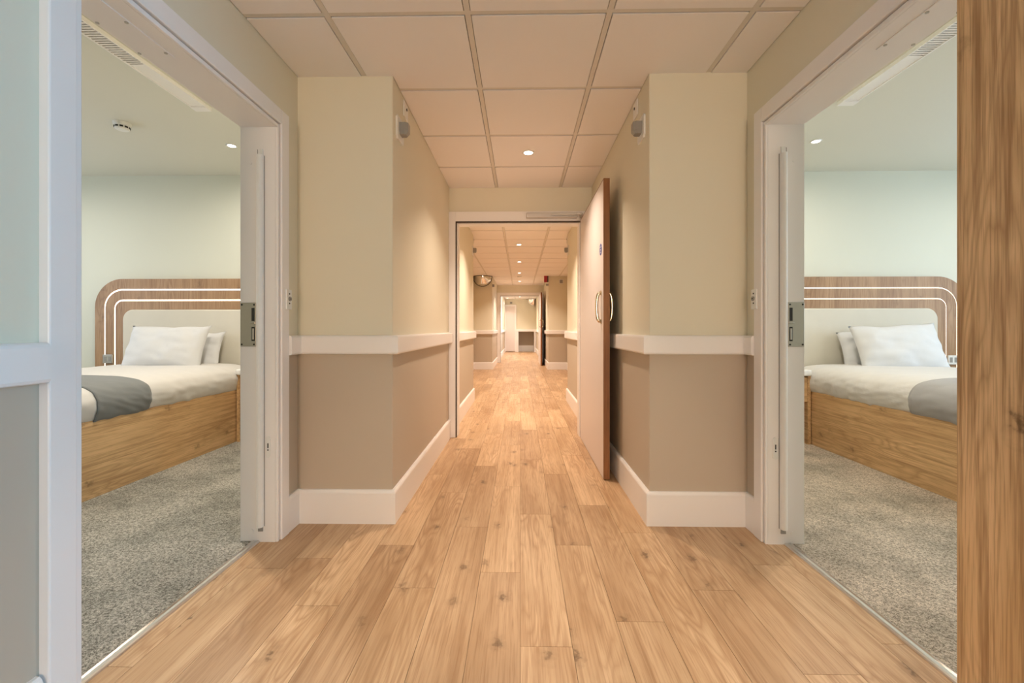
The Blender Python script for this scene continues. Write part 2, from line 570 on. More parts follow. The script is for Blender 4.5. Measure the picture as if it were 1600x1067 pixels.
# bedrooms' shells
for s in (-1, 1):
    nm = SIDE[s]
    o = 'opposite the oak leaf' if s < 0 else 'beside the oak leaf'
    link('wall_' + nm + '_bedroom_head', B(s * 1.33, s * 5.4, 4.40, 4.52, 0, 2.7), M['room'], kind='structure', label='pale wall behind the headboard in the bedroom ' + o)
    yb = -0.6 if s < 0 else 0.45
    link('wall_' + nm + '_bedroom_foot', B(s * 1.33, s * 5.4, yb - 0.12, yb, 0, 2.7), M['room'], kind='structure', label='pale wall facing the bed in the bedroom ' + o)
    wy0, wy1 = (1.6, 3.6) if s < 0 else (1.0, 3.4)
    bm = bmesh.new()
    box(bm, s * 5.3, s * 5.4, yb, wy0, 0, 2.7)
    box(bm, s * 5.3, s * 5.4, wy1, 4.40, 0, 2.7)
    box(bm, s * 5.3, s * 5.4, wy0, wy1, 0, 0.92)
    box(bm, s * 5.3, s * 5.4, wy0, wy1, 2.18, 2.7)
    link('wall_' + nm + '_bedroom_outer', bm, M['room'], kind='structure', label='pale window wall of the bedroom ' + o)
    link('ceiling', B(s * 1.33, s * 5.3, yb, 4.40, RC, RC + 0.08), M['room_ceiling'], kind='structure', label='plain pale ceiling of the bedroom ' + o)
    link('floor', B(s * 1.262, s * 5.3, yb, 4.40, -0.06, 0.004), M['carpet_left' if s < 0 else 'carpet_right'], kind='structure',
         label=('grey speckled carpet' if s < 0 else 'beige speckled carpet') + ' of the bedroom ' + o)
    w = empty('window_%d' % (1 if s < 0 else 2), (s * 5.33, (wy0 + wy1) / 2, 0.92), kind='structure', label='white framed bedroom window in the outer wall ' + o)
    bm = bmesh.new()
    hw = (wy1 - wy0) / 2
    for a0, a1, c0, c1 in ((-hw, hw, 0, 0.05), (-hw, hw, 1.21, 1.26), (-hw, -hw + 0.05, 0, 1.26), (hw - 0.05, hw, 0, 1.26), (-0.025, 0.025, 0, 1.26)):
        box(bm, -0.03, 0.03, a0, a1, c0, c1)
    link('window_frame', bm, M['white'], w)
w = empty('window_3', (0.80, 16.4, 1.0), kind='structure', label='white framed window added round a fill lamp near the far end of the corridor')  # window added to frame the far fill lamp
bm = bmesh.new()
for a0, a1, c0, c1 in ((-0.6, 0.6, -0.08, 0), (-0.6, 0.6, 1.0, 1.06), (-0.6, -0.55, 0, 1.0), (0.55, 0.6, 0, 1.0)):
    box(bm, -0.05, 0.05, a0, a1, c0, c1)
link('window_frame', bm, M['white'], w)

# ------------------------------------------------------------------ setting: floor planks
floor = link('floor', B(-1.262, 1.262, -9.0, 20.0, -0.06, -0.004), M['boardbase'], kind='structure', label='oak look plank floor running down the corridor')
PW, PL, GAP = 0.166, 1.03, 0.0007
OFF = {0: .409, 1: .057, 2: .538, 3: .191, 4: .732, 5: .309, 6: .925, 7: .442,
       -1: .845, -2: .243, -3: .727, -4: .042, -5: .607, -6: .946, -7: .859, -8: .3}
HALF = 1.246
SPANS = [(-9.0, 2.36, HALF), (2.36, 6.385, 0.685), (6.385, 11.32, 1.19), (11.32, 20.0, 0.72)]
cache = {}
far_bm = bmesh.new()
for k in range(-8, 8):
    a, b = k * PW, (k + 1) * PW
    # stretches of this column
    runs = []
    for y0, y1, h in SPANS:
        x0, x1 = max(a, -h), min(b, h)
        if x1 - x0 < 0.004:
            continue
        if runs and runs[-1][1] == y0 and abs(runs[-1][2] - x0) < 1e-6 and abs(runs[-1][3] - x1) < 1e-6:
            runs[-1][1] = y1
        else:
            runs.append([y0, y1, x0, x1])
    for y0, y1, x0, x1 in runs:
        y = OFF[k] - 10 * PL
        while y < y1:
            c0, c1 = max(y, y0), min(y + PL, y1)
            y += PL
            if c1 - c0 < 0.01:
                continue
            if c1 < 0.3 or c0 > 8.8:
                box(far_bm, x0 + GAP, x1 - GAP, c0 + GAP, c1 - GAP, -0.004, 0.0)
                continue
            key = (round(x1 - x0, 4), round(c1 - c0, 3))
            if key not in cache:
                w2, l2 = (x1 - x0) / 2 - GAP, (c1 - c0) / 2 - GAP
                bm = B(-w2, w2, -l2, l2, -0.004, 0.0)
                o = link('plank', bm, M['board'], floor)
                cache[key] = o
            else:
                o = cache[key].copy()
                COL.objects.link(o)
            o.location = ((x0 + x1) / 2, (c0 + c1) / 2, 0)
far = link('plank', far_bm, M['board'], floor, kind='stuff')

# ------------------------------------------------------------------ setting: suspended ceiling
ceil = link('ceiling', B(-1.30, 1.30, -9.0, 20.0, CEIL + 0.03, CEIL + 0.10), M['void'], kind='structure', label='suspended ceiling of square tiles in a metal grid over the corridor')
GX0, GY0, G = -0.2215, 1.886, 0.5955
CS = [(-9.0, 2.345, XW), (2.345, 4.22, XN), (4.35, 6.40, XN), (6.40, 11.3, XW), (11.3, 13.6, 0.70), (13.73, 20.0, 0.69)]
tiles = {}


def tile_at(rects, cx, cy):
    key = tuple(tuple(round(v, 4) for v in (r[0] - cx, r[1] - cx, r[2] - cy, r[3] - cy)) for r in rects)
    if key not in tiles:
        bm = bmesh.new()
        for x0, x1, y0, y1 in key:
            box(bm, x0, x1, y0, y1, 0.0, 0.014)
        tiles[key] = link('ceiling_tile', bm, M['tile'], ceil)
        o = tiles[key]
    else:
        o = tiles[key].copy()
        COL.objects.link(o)
    o.location = (cx, cy, CEIL)


HG = 0.0155
for i in range(-3, 4):
    x0, x1 = GX0 + i * G + HG, GX0 + (i + 1) * G - HG
    for j in range(-19, 31):
        y0, y1 = GY0 + j * G + HG, GY0 + (j + 1) * G - HG
        rects = []
        for c0, c1, h in CS:
            a0, a1, b0, b1 = max(x0, -h + 0.003), min(x1, h - 0.003), max(y0, c0), min(y1, c1)
            if a1 - a0 > 0.01 and b1 - b0 > 0.004:
                r = (a0, a1, b0, b1)
                if rects and abs(rects[-1][3] - b0) < 1e-6:
                    if abs(rects[-1][0] - a0) < 1e-6 and abs(rects[-1][1] - a1) < 1e-6:
                        rects[-1] = (a0, a1, rects[-1][2], b1)
                        continue
                    rects.append(r)
                    continue
                if rects:
                    tile_at(rects, GX0 + (i + .5) * G, GY0 + (j + .5) * G)
                rects = [r]
        if rects:
            tile_at(rects, GX0 + (i + .5) * G, GY0 + (j + .5) * G)
BW, BZ0, BZ1 = 0.012, CEIL + 0.004, CEIL + 0.03
for i in range(-2, 4):
    x = GX0 + i * G
    for c0, c1, h in CS:
        if abs(x) < h - 0.02:
            link('grid_bar', B(x - BW, x + BW, c0, c1, BZ0, BZ1), M['tbar'], ceil)
for j in range(-18, 31):
    y = GY0 + j * G
    for c0, c1, h in CS:
        if c0 + 0.02 < y < c1 - 0.02:
            link('grid_bar', B(-h, h, y - BW, y + BW, BZ0 + 0.0006, BZ1 - 0.0006), M['tbar'], ceil)

# ------------------------------------------------------------------ setting: rails and baseboards
R_PROF = [(0.0, 0.882), (0.030, 0.882), (0.036, 0.885), (0.039, 0.892), (0.039, 0.968), (0.036, 0.975), (0.030, 0.979), (0.0, 0.979)]
B_PROF = [(0.0, 0.0), (0.019, 0.0), (0.019, 0.160), (0.016, 0.168), (0.010, 0.175), (0.0, 0.175)]
tn = 0
for s in (-1, 1):
    side = 1 if s < 0 else -1
    segs = [
        ([(XW, -9.0), (XW, 1.066)], 'beside the camera'),
        ([(XW, OPEN_FAR[s] + 0.088), (XW, 2.345), (XN, 2.345), (XN, 4.19)], 'round the near pillar'),
        ([(XN, 4.365), (XN, 6.40), (XW, 6.40), (XW, 11.3), (0.705, 11.3), (0.701, 13.57)], 'beyond the open white fire door'),
        ([(0.70, 13.76), (0.697, 15.7)] if s > 0 else [(0.70, 13.76), (0.69, 19.99)], 'past the far door frame'),
    ]
    if s > 0:
        segs.append(([(0.695, 17.1), (0.69, 19.99)], 'past the added far window'))
    for path, where in segs:
        if s > 0 and where == 'beside the camera':
            path = [(XW, -9.0), (XW, -0.83)]
        p = [(s * x, y) for x, y in path]
        tn += 1
        link('trim_%d' % tn, sweep(p, R_PROF, side), M['white'], kind='structure', label='white wall protection rail on the %s wall %s' % (SIDE[s], where))
        link('baseboard_' + SIDE[s], sweep(p, B_PROF, side), M['white'], kind='structure', label='tall white baseboard on the %s wall %s' % (SIDE[s], where))


# ------------------------------------------------------------------ bedroom door frames
def bedroom_frame(s):
    yn, yf = OPEN_NEAR[s], OPEN_FAR[s]
    H = 1.973
    o = 'opposite the oak leaf' if s < 0 else 'beside the oak leaf'
    t = empty('door_1' if s < 0 else 'door_2', (s * 1.24, (yn + yf) / 2, 0), kind='structure', label='white door frame of the bedroom ' + o)
    L = Matrix.Translation(-t.location)

    def part(name, bm, mat, parent=None, **kw):
        bmesh.ops.transform(bm, matrix=L, verts=bm.verts)
        ob = link(name, bm, mat, parent or t, **kw)
        return ob
    xi, xo = R_IN + 0.002, 1.152           # room edge / corridor edge of the lining
    for nm, y0, y1, z0, z1 in (('jamb', yf, yf + LIN, 0, H + LIN), ('jamb', yn - LIN, yn, 0, H + LIN), ('head', yn, yf, H, H + LIN)):
        bm = bmesh.new()
        box(bm, s * (xo + 0.012), s * xi, y0, y1, z0, z1)
        if nm == 'head':
            box(bm, s * xo, s * (xo + 0.012), yn - 0.016, yf + 0.016, H, H + 0.016, bevel=0.002)
        elif y0 >= yf:
            box(bm, s * xo, s * (xo + 0.012), yf, yf + 0.016, 0, H, bevel=0.002)
        else:
            box(bm, s * xo, s * (xo + 0.012), yn - 0.016, yn, 0, H, bevel=0.002)
        part(nm, bm, M['white'])
    # architrave: a flat casing with a quirk, mitred at the top
    AW = 0.07
    for nm, lo, hi in (('far', yf + 0.021, yf + 0.021 + AW), ('near', yn - 0.021 - AW, yn - 0.021)):
        bm = bmesh.new()
        box(bm, s * 1.143, s * 1.172, lo, hi, 0, H + 0.021 + AW, bevel=0.004)
        part('architrave', bm, M['white'])
    part('architrave', B(s * 1.143, s * 1.172, yn - 0.021, yf + 0.021, H + 0.021, H + 0.021 + AW, bevel=0.004), M['white'])
    # thin dark shadow gap between lining and casing across the head
    # finger guard strip on the far jamb
    bm = bmesh.new()
    n = 8
    prof = []
    for q in range(n + 1):
        a = math.pi * q / n
        prof.append((s * (1.232 + 0.0155 * math.cos(a)), yf - 0.026 * math.sin(a) ** 0.7))
    prism(bm, prof, 0.075, 1.835)
    part('finger_guard', bm, M['plastic'])
    part('guard_gap', B(s * 1.2135, s * 1.2165, yf - 0.0015, yf + 0.001, 0.075, 1.835), M['greyplastic'])
    bm = bmesh.new()
    box(bm, s * 1.222, s * 1.244, yf - 0.006, yf + 0.001, 0.052, 0.076)
    part('finger_guard_clip', bm, M['greyplastic'], label='small grey clip at the foot of the guard strip')
    part('finger_guard_clip', B(s * 1.222, s * 1.244, yf - 0.006, yf + 0.001, 1.835, 1.866), M['plastic'])
    part('finger_guard_slot', B(s * 1.244, s * 1.2475, yf - 0.004, yf + 0.001, 1.838, 1.864), M['dark'])
    # steel strike plate with latch pocket and bolt pocket
    x0, x1 = 1.256, 1.331
    sp = part('strike_plate', B(s * x0, s * x1, yf - 0.003, yf + 0.001, 0.929, 1.137, bevel=0.001), M['steel'], label='brushed steel strike plate')
    part('latch_pocket', B(s * 1.262, s * 1.276, yf - 0.0042, yf - 0.001, 1.050, 1.112), M['dark'], sp)
    part('latch_lip', B(s * 1.258, s * 1.281, yf - 0.009, yf - 0.002, 1.036, 1.047, bevel=0.002), M['steel'], sp)
    part('bolt_pocket', B(s * 1.261, s * 1.276, yf - 0.0042, yf - 0.001, 0.955, 1.022), M['dark'], sp)
    part('bolt_bar', B(s * 1.2645, s * 1.2725, yf - 0.006, yf - 0.002, 0.962, 1.015, bevel=0.001), M['steel'], sp)
    for x in (1.264, 1.323):
        for z in (0.939, 1.127):
            part('screw', C((s * x, yf - 0.0048, z), (s * x, yf - 0.002, z), 0.0042, 10), M['dark'], sp)
    # lock escutcheon, an upright lozenge with a key slot
    bm = bmesh.new()
    pr = []
    for q in range(17):
        a = math.pi * q / 16
        pr.append((s * 1.197 + 0.0115 * math.cos(a), 0.492 + 0.0115 * math.sin(a)))
    for q in range(17):
        a = math.pi + math.pi * q / 16
        pr.append((s * 1.197 + 0.0115 * math.cos(a), 0.412 + 0.0115 * math.sin(a)))
    prism(bm, pr, yf - 0.004, yf + 0.001, axis='y')
    es = part('escutcheon', bm, M['plastic'])
    part('key_slot', B(s * 1.1945, s * 1.1995, yf - 0.0052, yf - 0.002, 0.447, 0.470), M['dark'], es)
    part('screw', C((s * 1.197, yf - 0.0052, 0.438), (s * 1.197, yf - 0.002, 0.438), 0.0035, 10), M['dark'], es)
    # screw cover on the jamb
    part('screw_cap', C((s * 1.278, yf - 0.002, 0.052), (s * 1.278, yf + 0.001, 0.052), 0.009, 14), M['white'])
    part('screw_cap', C((s * 1.283, yf - 0.002, 1.80), (s * 1.283, yf + 0.001, 1.80), 0.006, 14), M['white'])
    # removable closer cover in the head, held by four screws
    cp = part('closer_cover', B(s * 1.222, s * 1.332, yn + 0.01, 1.574, H - 0.003, H + 0.001, bevel=0.0008), M['white'])
    for x in (1.231, 1.324):
        for y in (1.388, 1.545):
            part('screw', C((s * x, y, H - 0.0048), (s * x, y, H - 0.002), 0.0055, 12), M['steel'], cp)
    # key switch plate on the casing
    ks = part('key_switch', B(s * 1.137, s * 1.172, yf + 0.055, yf + 0.105, 1.108, 1.206, bevel=0.003), M['plastic'])
    part('key_barrel', C((s * 1.1372, yf + 0.080, 1.160), (s * 1.131, yf + 0.080, 1.160), 0.011, 16), M['greyplastic'], ks)
    part('key_slot', B(s * 1.1305, s * 1.133, yf + 0.074, yf + 0.086, 1.158, 1.162), M['dark'], ks)
    for z in (1.185, 1.138):
        part('screw', C((s * 1.1376, yf + 0.080, z), (s * 1.1355, yf + 0.080, z), 0.0042, 10), M['dark'], ks)
    # dark seal down the near jamb
    part('seal', B(s * 1.156, s * 1.162, yn, yn + 0.003, 0, H), M['seal'])
    # aluminium threshold strip between planks and carpet
    bm = bmesh.new()
    pts = [(s * 1.238, -0.002), (s * 1.241, 0.005), (s * 1.247, 0.0085), (s * 1.252, 0.0055), (s * 1.262, 0.0055), (s * 1.267, 0.0095), (s * 1.273, 0.006), (s * 1.275, -0.002)]
    prism(bm, pts, yn, yf, axis='y')
    part('threshold_strip', bm, M['alu'], label='ribbed aluminium threshold strip')
    return t


for s in (-1, 1):
    bedroom_frame(s)

# ------------------------------------------------------------------ corridor fire doors
LEAF_W, LEAF_H = 1.165, 2.022


def corridor_frame(name, y0, x0, x1, xa, label):
    t = empty(name, (0, y0, 0), kind='structure', label=label)
    H = 2.015
    link('jamb', B(-xa, x0, -0.025, 0.155, 0, H + 0.091, bevel=0.003), M['white'], t)
    link('jamb', B(x1, xa, -0.025, 0.155, 0, H + 0.091, bevel=0.003), M['white'], t)
    link('head', B(x0, x1, -0.025, 0.155, H, H + 0.091, bevel=0.003), M['white'], t)
    link('seal', B(x0, x0 + 0.009, -0.024, 0.0, 0, H - 0.010), M['seal'], t)
    link('seal', B(x0, x1, -0.024, 0.0, H - 0.010, H), M['seal'], t)
    link('stop', B(x0, x0 + 0.014, 0.03, 0.155, 0, H, bevel=0.002), M['white'], t)
    link('stop', B(x1 - 0.014, x1, 0.03, 0.155, 0, H, bevel=0.002), M['white'], t)
    link('stop', B(x0 + 0.014, x1 - 0.014, 0.03, 0.155, H - 0.014, H, bevel=0.002), M['white'], t)
    return t


corridor_frame('door_3', 4.22, -0.604, 0.565, XN, 'white frame of the near corridor fire door')
corridor_frame('door_4', 13.6, -0.604, 0.565, 0.70, 'white frame of the far corridor fire door')


def fire_door(y_edge, detail, label):
    """leaf swung fully open along the right wall: white faces, oak lipped edges."""
    t = empty('swing_door', (0.578, y_edge, 0), label=label, cat='door', kind='thing')
    W = LEAF_W
    link('door_panel', B(-0.021, 0.021, 0.010, W - 0.010, 0.006, LEAF_H - 0.008), M['leaf'], t)
    link('edge_lipping', B(-0.0208, 0.0208, 0.0, 0.010, 0.006, LEAF_H, bevel=0.001), M['oakedge'], t, label='brown oak lipping of the leading edge')
    link('edge_lipping', B(-0.0208, 0.0208, W - 0.010, W, 0.006, LEAF_H, bevel=0.001), M['oakedge'], t)
    link('edge_lipping', B(-0.0208, 0.0208, 0.010, W - 0.010, LEAF_H - 0.008, LEAF_H, bevel=0.001), M['oakedge'], t)
    for sx in (-1, 1):
        pth = []
        for q in range(15):
            a = math.pi * q / 14
            pth.append((sx * (0.022 + 0.031 * math.sin(a) ** 0.55), 0.085, 1.162 - 0.098 * math.cos(a)))
        h = link('pull_handle', tube(pth, 0.0115, 10), M['brass'], t, smooth=True, label='polished D shaped pull handle')
        for z in (1.064, 1.26):
            link('handle_rose', C((sx * 0.0208, 0.085, z), (sx * 0.026, 0.085, z), 0.017, 16), M['brass'], h)
    if detail:
        sg = link('door_sign', C((-0.0208, 0.105, 1.562), (-0.0228, 0.105, 1.562), 0.040, 32), M['blue'], t, label='round blue fire door sign')
        for txt, z, size in (('Fire door', 1.574, 0.0155), ('keep', 1.556, 0.0165), ('shut', 1.538, 0.0165)):
            cu = bpy.data.curves.new('sign_text', 'FONT')
            cu.body = txt
            cu.size = size
            cu.align_x = 'CENTER'
            cu.extrude = 0.0003
            cu.materials.append(M['signwhite'])
            tmp = bpy.data.objects.new('sign_text', cu)
            COL.objects.link(tmp)
            me = bpy.data.meshes.new_from_object(tmp.evaluated_get(bpy.context.evaluated_depsgraph_get()))
            bpy.data.objects.remove(tmp)
            ob = bpy.data.objects.new('sign_text', me)
            COL.objects.link(ob)
            ob.parent = sg
            ob.location = (-0.0231, 0.105, z)
            ob.rotation_euler = (math.pi / 2, 0, -math.pi / 2)
    for z in (0.25, 1.0, 1.8):
        link('hinge', C((-0.012, W + 0.006, z - 0.05), (-0.012, W + 0.006, z + 0.05), 0.007, 10), M['steel'], t)
    return t


fire_door(3.030, True, 'pale pink white fire door leaf standing open along the near corridor wall')
fire_door(12.42, False, 'distant fire door leaf with dark edge standing open at the far frame')

# overhead closer on the near frame
t = empty('door_closer', (0.30, 4.195, 2.04), label='slim white overhead door closer on the head of the near corridor frame', cat='door closer')
link('closer_body', B(-0.245, 0.225, -0.048, 0.0, -0.004, 0.040, bevel=0.004), M['closer'], t)
bm = bmesh.new()
prism(bm, [(-0.02, -0.060), (0.0, -0.050), (0.262, -0.066), (0.262, -0.086)], 0.014, 0.022)
link('closer_arm', bm, M['steel'], t)
link('closer_pivot', C((0.255, -0.072, -0.014), (0.255, -0.072, 0.028), 0.012, 14), M['steel'], t)

# oak leaf folded back against the right wall, close to the camera
t = empty('oak_door', (1.121, 0.19, 0), label='oak veneered door leaf folded back against the corridor wall close to the camera', cat='door', kind='thing')
link('door_panel', B(-0.021, 0.021, 0.012, 0.960, 0.006, 2.03), M['oakdoor'], t)
link('edge_lipping', B(-0.021, 0.021, 0.960, 0.968, 0.006, 2.03, bevel=0.0012), M['oakdoor'], t)
link('edge_lipping', B(-0.021, 0.021, 0.004, 0.012, 0.006, 2.03, bevel=0.0012), M['oakdoor'], t)
for z in (0.25, 1.0, 1.8):
    link('hinge', C((0.0, -0.004, z - 0.05), (0.0, -0.004, z + 0.05), 0.008, 10), M['steel'], t)


# ------------------------------------------------------------------ corridor downlights
def downlight(loc, label, group, power, lamp=True, r=0.040, spread=1.9):
    t = empty('downlight', loc, label=label, cat='ceiling light', group=group)
    link('trim_ring', lathe([(r * 0.80, 0.0), (r * 0.80, -0.004), (r * 1.0, -0.006), (r * 1.16, -0.004), (r * 1.18, 0.0)], 24), M['plastic'], t, smooth=True)
    link('lens', lathe([(r * 0.02, -0.0062), (r * 0.76, -0.0058), (r * 0.78, 0.0)], 20), M['spot'], t)
    if lamp:
        a = area('downlight_lamp', (loc[0], loc[1], loc[2] - 0.012), (0, 0, 0), 0.09, 0.09, power, LAMP_COL, 'DISK', spread)
        a.parent = None
    return t


NTH = ['over the open white fire door leaf', 'first beyond the near fire door frame', 'second beyond the near fire door frame',
       'third beyond the near fire door frame', 'fourth beyond the near frame', 'just before the far door frame', 'first past the far door frame', 'last before the end wall']
ys = [3.374, 5.20, 7.05, 8.86, 10.60, 12.45, 16.5, 18.4]
for y, nm in zip(ys, NTH):
    downlight((0.06 if y < 4 else -0.02, y, CEIL), 'round bright corridor downlight ' + nm, 'corridor downlights', NEAR_LAMP_W if y < 4 else LAMP_W, spread=2.05)
for y, nm in ((1.54, 'just over the camera between the bedroom doorways'), (-0.3, 'just behind the camera'), (-2.0, 'well behind the camera'), (14.6, 'hidden above the far door head')):
    downlight((0.03, y, CEIL), 'round corridor downlight ' + nm, 'corridor downlights', LAMP_W if y > 4 else DIM_LAMP_W, y > 1, spread=1.9 if y > 4 else 1.35)
downlight((-0.55, 19.3, CEIL), 'small downlight in the corner above the end door', 'corridor downlights', LAMP_W * 0.4)

t = empty('smoke_detector', (-0.02, 11.25, CEIL), label='small round detector on the corridor ceiling beside the fourth downlight', cat='smoke detector')
link('detector_body', lathe([(0.055, 0.0), (0.055, -0.018), (0.04, -0.034), (0.01, -0.04)], 20), M['plastic'], t, smooth=True)


# ------------------------------------------------------------------ wall call indicators
def indicator(s, y, label, lab2):
    t = empty('call_indicator', (s * XN, y, 2.10), label=label, cat='wall light', group='call indicators on the corridor walls')
    bm = bmesh.new()
    pr = [(y0, z0) for y0, z0 in ((-0.065, -0.045), (-0.05, -0.062), (0.05, -0.062), (0.065, -0.045), (0.065, 0.055), (0.055, 0.065), (-0.055, 0.065), (-0.065, 0.055))]
    prism(bm, pr, 0.0, -s * 0.010, axis='x')
    link('back_plate', bm, M['plastic'], t)
    # lens block: five sided plan, chamfered below
    bm = bmesh.new()
    plan = [(-s * 0.010, -0.034), (-s * 0.042, -0.034), (-s * 0.056, -0.020), (-s * 0.056, 0.022), (-s * 0.042, 0.036), (-s * 0.010, 0.036)]
    top = [bm.verts.new((x, yy, 0.036)) for x, yy in plan]
    mid = [bm.verts.new((x, yy, -0.008)) for x, yy in plan]
    low = [bm.verts.new((x * 0.75 + (-s * 0.010) * 0.25, yy * 0.72, -0.026)) for x, yy in plan]
    for a, b in ((top, mid), (mid, low)):
        for i in range(6):
            bm.faces.new((a[i], a[(i + 1) % 6], b[(i + 1) % 6], b[i]))
    bm.faces.new(top)
    bm.faces.new(low)
    link('lens', bm, M['greyplastic'], t, label='grey translucent lens block')
    p = empty('sensor_plate', (s * XN, y + 0.13, 2.272), label=lab2, cat='wall plate', group='sensor plates above the call indicators')
    link('plate', B(0, -s * 0.007, -0.045, 0.045, -0.045, 0.045, bevel=0.002), M['plastic'], p)
    link('sensor_eye', C((-s * 0.006, 0.01, 0.012), (-s * 0.010, 0.01, 0.012), 0.008, 12), M['dark'], p)


indicator(-1, 2.47, 'grey block call indicator high on the near pillar opposite the white fire door', 'small square sensor plate above the call indicator opposite the fire door')
indicator(1, 2.48, 'grey block call indicator high on the wall before the white fire door', 'small square sensor plate above the call indicator by the fire door')
indicator(-1, 6.28, 'distant grey call indicator on the same side as the dome mirror', 'distant sensor plate on the same side as the dome mirror')
indicator(1, 6.28, 'distant grey call indicator on the same side as the red sounder', 'distant sensor plate on the same side as the red sounder')


# ------------------------------------------------------------------ far hall: dome mirror, sounder, small boxes
def dome_mirror(loc, r, a0, a1, label):
    t = empty('dome_mirror', loc, label=label, cat='mirror', group=None)
    bm = bmesh.new()
    nu, nv = 24, 12
    g = []
    for i in range(nu + 1):
        a = a0 + (a1 - a0) * i / nu
        g.append([bm.verts.new((r * math.cos(a) * math.cos(b), r * math.sin(a) * math.cos(b), -r * 1.05 * math.sin(b)))
                  for b in [math.radians(88) * j / nv for j in range(nv + 1)]])
    for i in range(nu):
        for j in range(nv):
            bm.faces.new((g[i][j], g[i + 1][j], g[i + 1][j + 1], g[i][j + 1]))
    link('mirror_face', bm, M['mirror'], t, smooth=True)
    bm = bmesh.new()
    n = 24
    prev = None
    pth = [(1.02 * r * math.cos(a0 + (a1 - a0) * i / n), 1.02 * r * math.sin(a0 + (a1 - a0) * i / n), -0.006) for i in range(n + 1)]
    link('rim', tube(pth, 0.005, 8), M['dark'], t)
    bk = [(0, 1.02 * r * math.cos(a0 + 0), 0)]
    pts = []
    for i in range(n + 1):
        b = math.pi * i / n
        if abs(a1 - a0) > 2:
            pts.append((1.02 * r * math.cos(b), -0.008, -1.05 * r * math.sin(b) - 0.004))
    if pts:
        link('rim', tube(pts, 0.005, 8), M['dark'], t)
    return t


dome_mirror((-0.945, 11.29, CEIL - 0.004), 0.235, math.pi, 2 * math.pi, 'half dome convex mirror under the ceiling on the pillar opposite the red sounder')
dome_mirror((0.60, 19.95, CEIL - 0.004), 0.33, math.pi, 1.5 * math.pi, 'quarter dome convex mirror in the corner of the far end wall')

t = empty('fire_sounder', (0.66, 11.26, 2.25), label='red fire alarm sounder on the corner of the pillar opposite the dome mirror', cat='alarm')
link('sounder_body', B(-0.070, 0.010, -0.05, 0.03, -0.075, 0.085, bevel=0.008), M['red'], t)
link('sounder_base', B(0.010, 0.036, -0.045, 0.03, -0.07, 0.095, bevel=0.004), M['dark'], t)
link('sounder_cap', B(-0.045, 0.030, -0.04, 0.03, 0.085, 0.098, bevel=0.003), M['plastic'], t)
t = empty('wall_box', (0.675, 11.285, 2.11), label='tiny grey box under the red fire alarm sounder', cat='wall box')
link('box_body', B(-0.035, 0.03, -0.04, 0.015, -0.02, 0.025, bevel=0.004), M['greyplastic'], t)
t = empty('wall_box', (-0.685, 11.33, 2.10), label='tiny grey box on the pillar edge beside the dome mirror', cat='wall box')
link('box_body', B(-0.02, 0.035, -0.04, 0.04, -0.03, 0.03, bevel=0.004), M['greyplastic'], t)
t = empty('wall_speaker', (1.02, 11.30, 2.20), label='small square pale speaker high on the pillar face by the red sounder', cat='speaker')
link('speaker_body', B(-0.05, 0.05, -0.04, 0.0, -0.06, 0.05, bevel=0.006), M['plastic'], t)
link('speaker_face', B(-0.038, 0.038, -0.043, -0.038, -0.048, 0.038, bevel=0.002), M['greyplastic'], t)

# ------------------------------------------------------------------ corridor end wall
t = empty('door_5', (-0.445, 19.985, 0), kind='structure', label='pale flush door in the far end wall')
link('door_panel', B(-0.20, 0.20, -0.02, 0.01, 0.03, 2.02, bevel=0.002), M['leaf'], t)
for x in (-0.235, 0.235):
    link('architrave', B(x - 0.035, x + 0.035, -0.03, 0.012, 0, 2.09, bevel=0.003), M['white'], t)
link('architrave', B(-0.20, 0.20, -0.03, 0.012, 2.02, 2.09, bevel=0.003), M['white'], t)
t = empty('trim_20', (0.27, 19.99, 0), kind='structure', label='white trim framing the low taupe alcove in the far end wall')
link('rail', B(-0.46, 0.42, -0.05, 0.01, 0.90, 1.0, bevel=0.004), M['white'], t)
for x in (-0.40, 0.39):
    link('post', B(x - 0.05, x + 0.05, -0.045, 0.01, 0.0, 0.90, bevel=0.004), M['white'], t)
link('plinth', B(-0.35, 0.34, 0.57, 0.608, 0.0, 0.26, bevel=0.004), M['white'], t)
t = empty('wall_box', (-0.41, 19.99, 2.17), label='tiny dark sensor above the door in the end wall', cat='wall box')
link('box_body', B(-0.05, 0.05, -0.04, 0.01, -0.04, 0.04, bevel=0.005), M['greyplastic'], t)


# ------------------------------------------------------------------ bedrooms
def catmull(pts, n):
    out = []
    P = [Vector(p) for p in pts]
    P = [2 * P[0] - P[1]] + P + [2 * P[-1] - P[-2]]
    for i in range(1, len(P) - 2):
        for k in range(n):
            t = k / n
            a, b, c, d = P[i - 1:i + 3]
            out.append(0.5 * ((2 * b) + (c - a) * t + (2 * a - 5 * b + 4 * c - d) * t * t + (3 * b - a - 3 * c + d) * t ** 3))
    out.append(P[-2])
    return out


HALFSEC = [(0.0, 0.690), (0.25, 0.690), (0.45, 0.686), (0.575, 0.668), (0.648, 0.634), (0.680, 0.582), (0.682, 0.530), (0.668, 0.474), (0.640, 0.445)]


def bed_section():
    h = catmull(HALFSEC, 5)
    return [Vector((-p.x, p.y)) for p in reversed(h)] + h[1:]


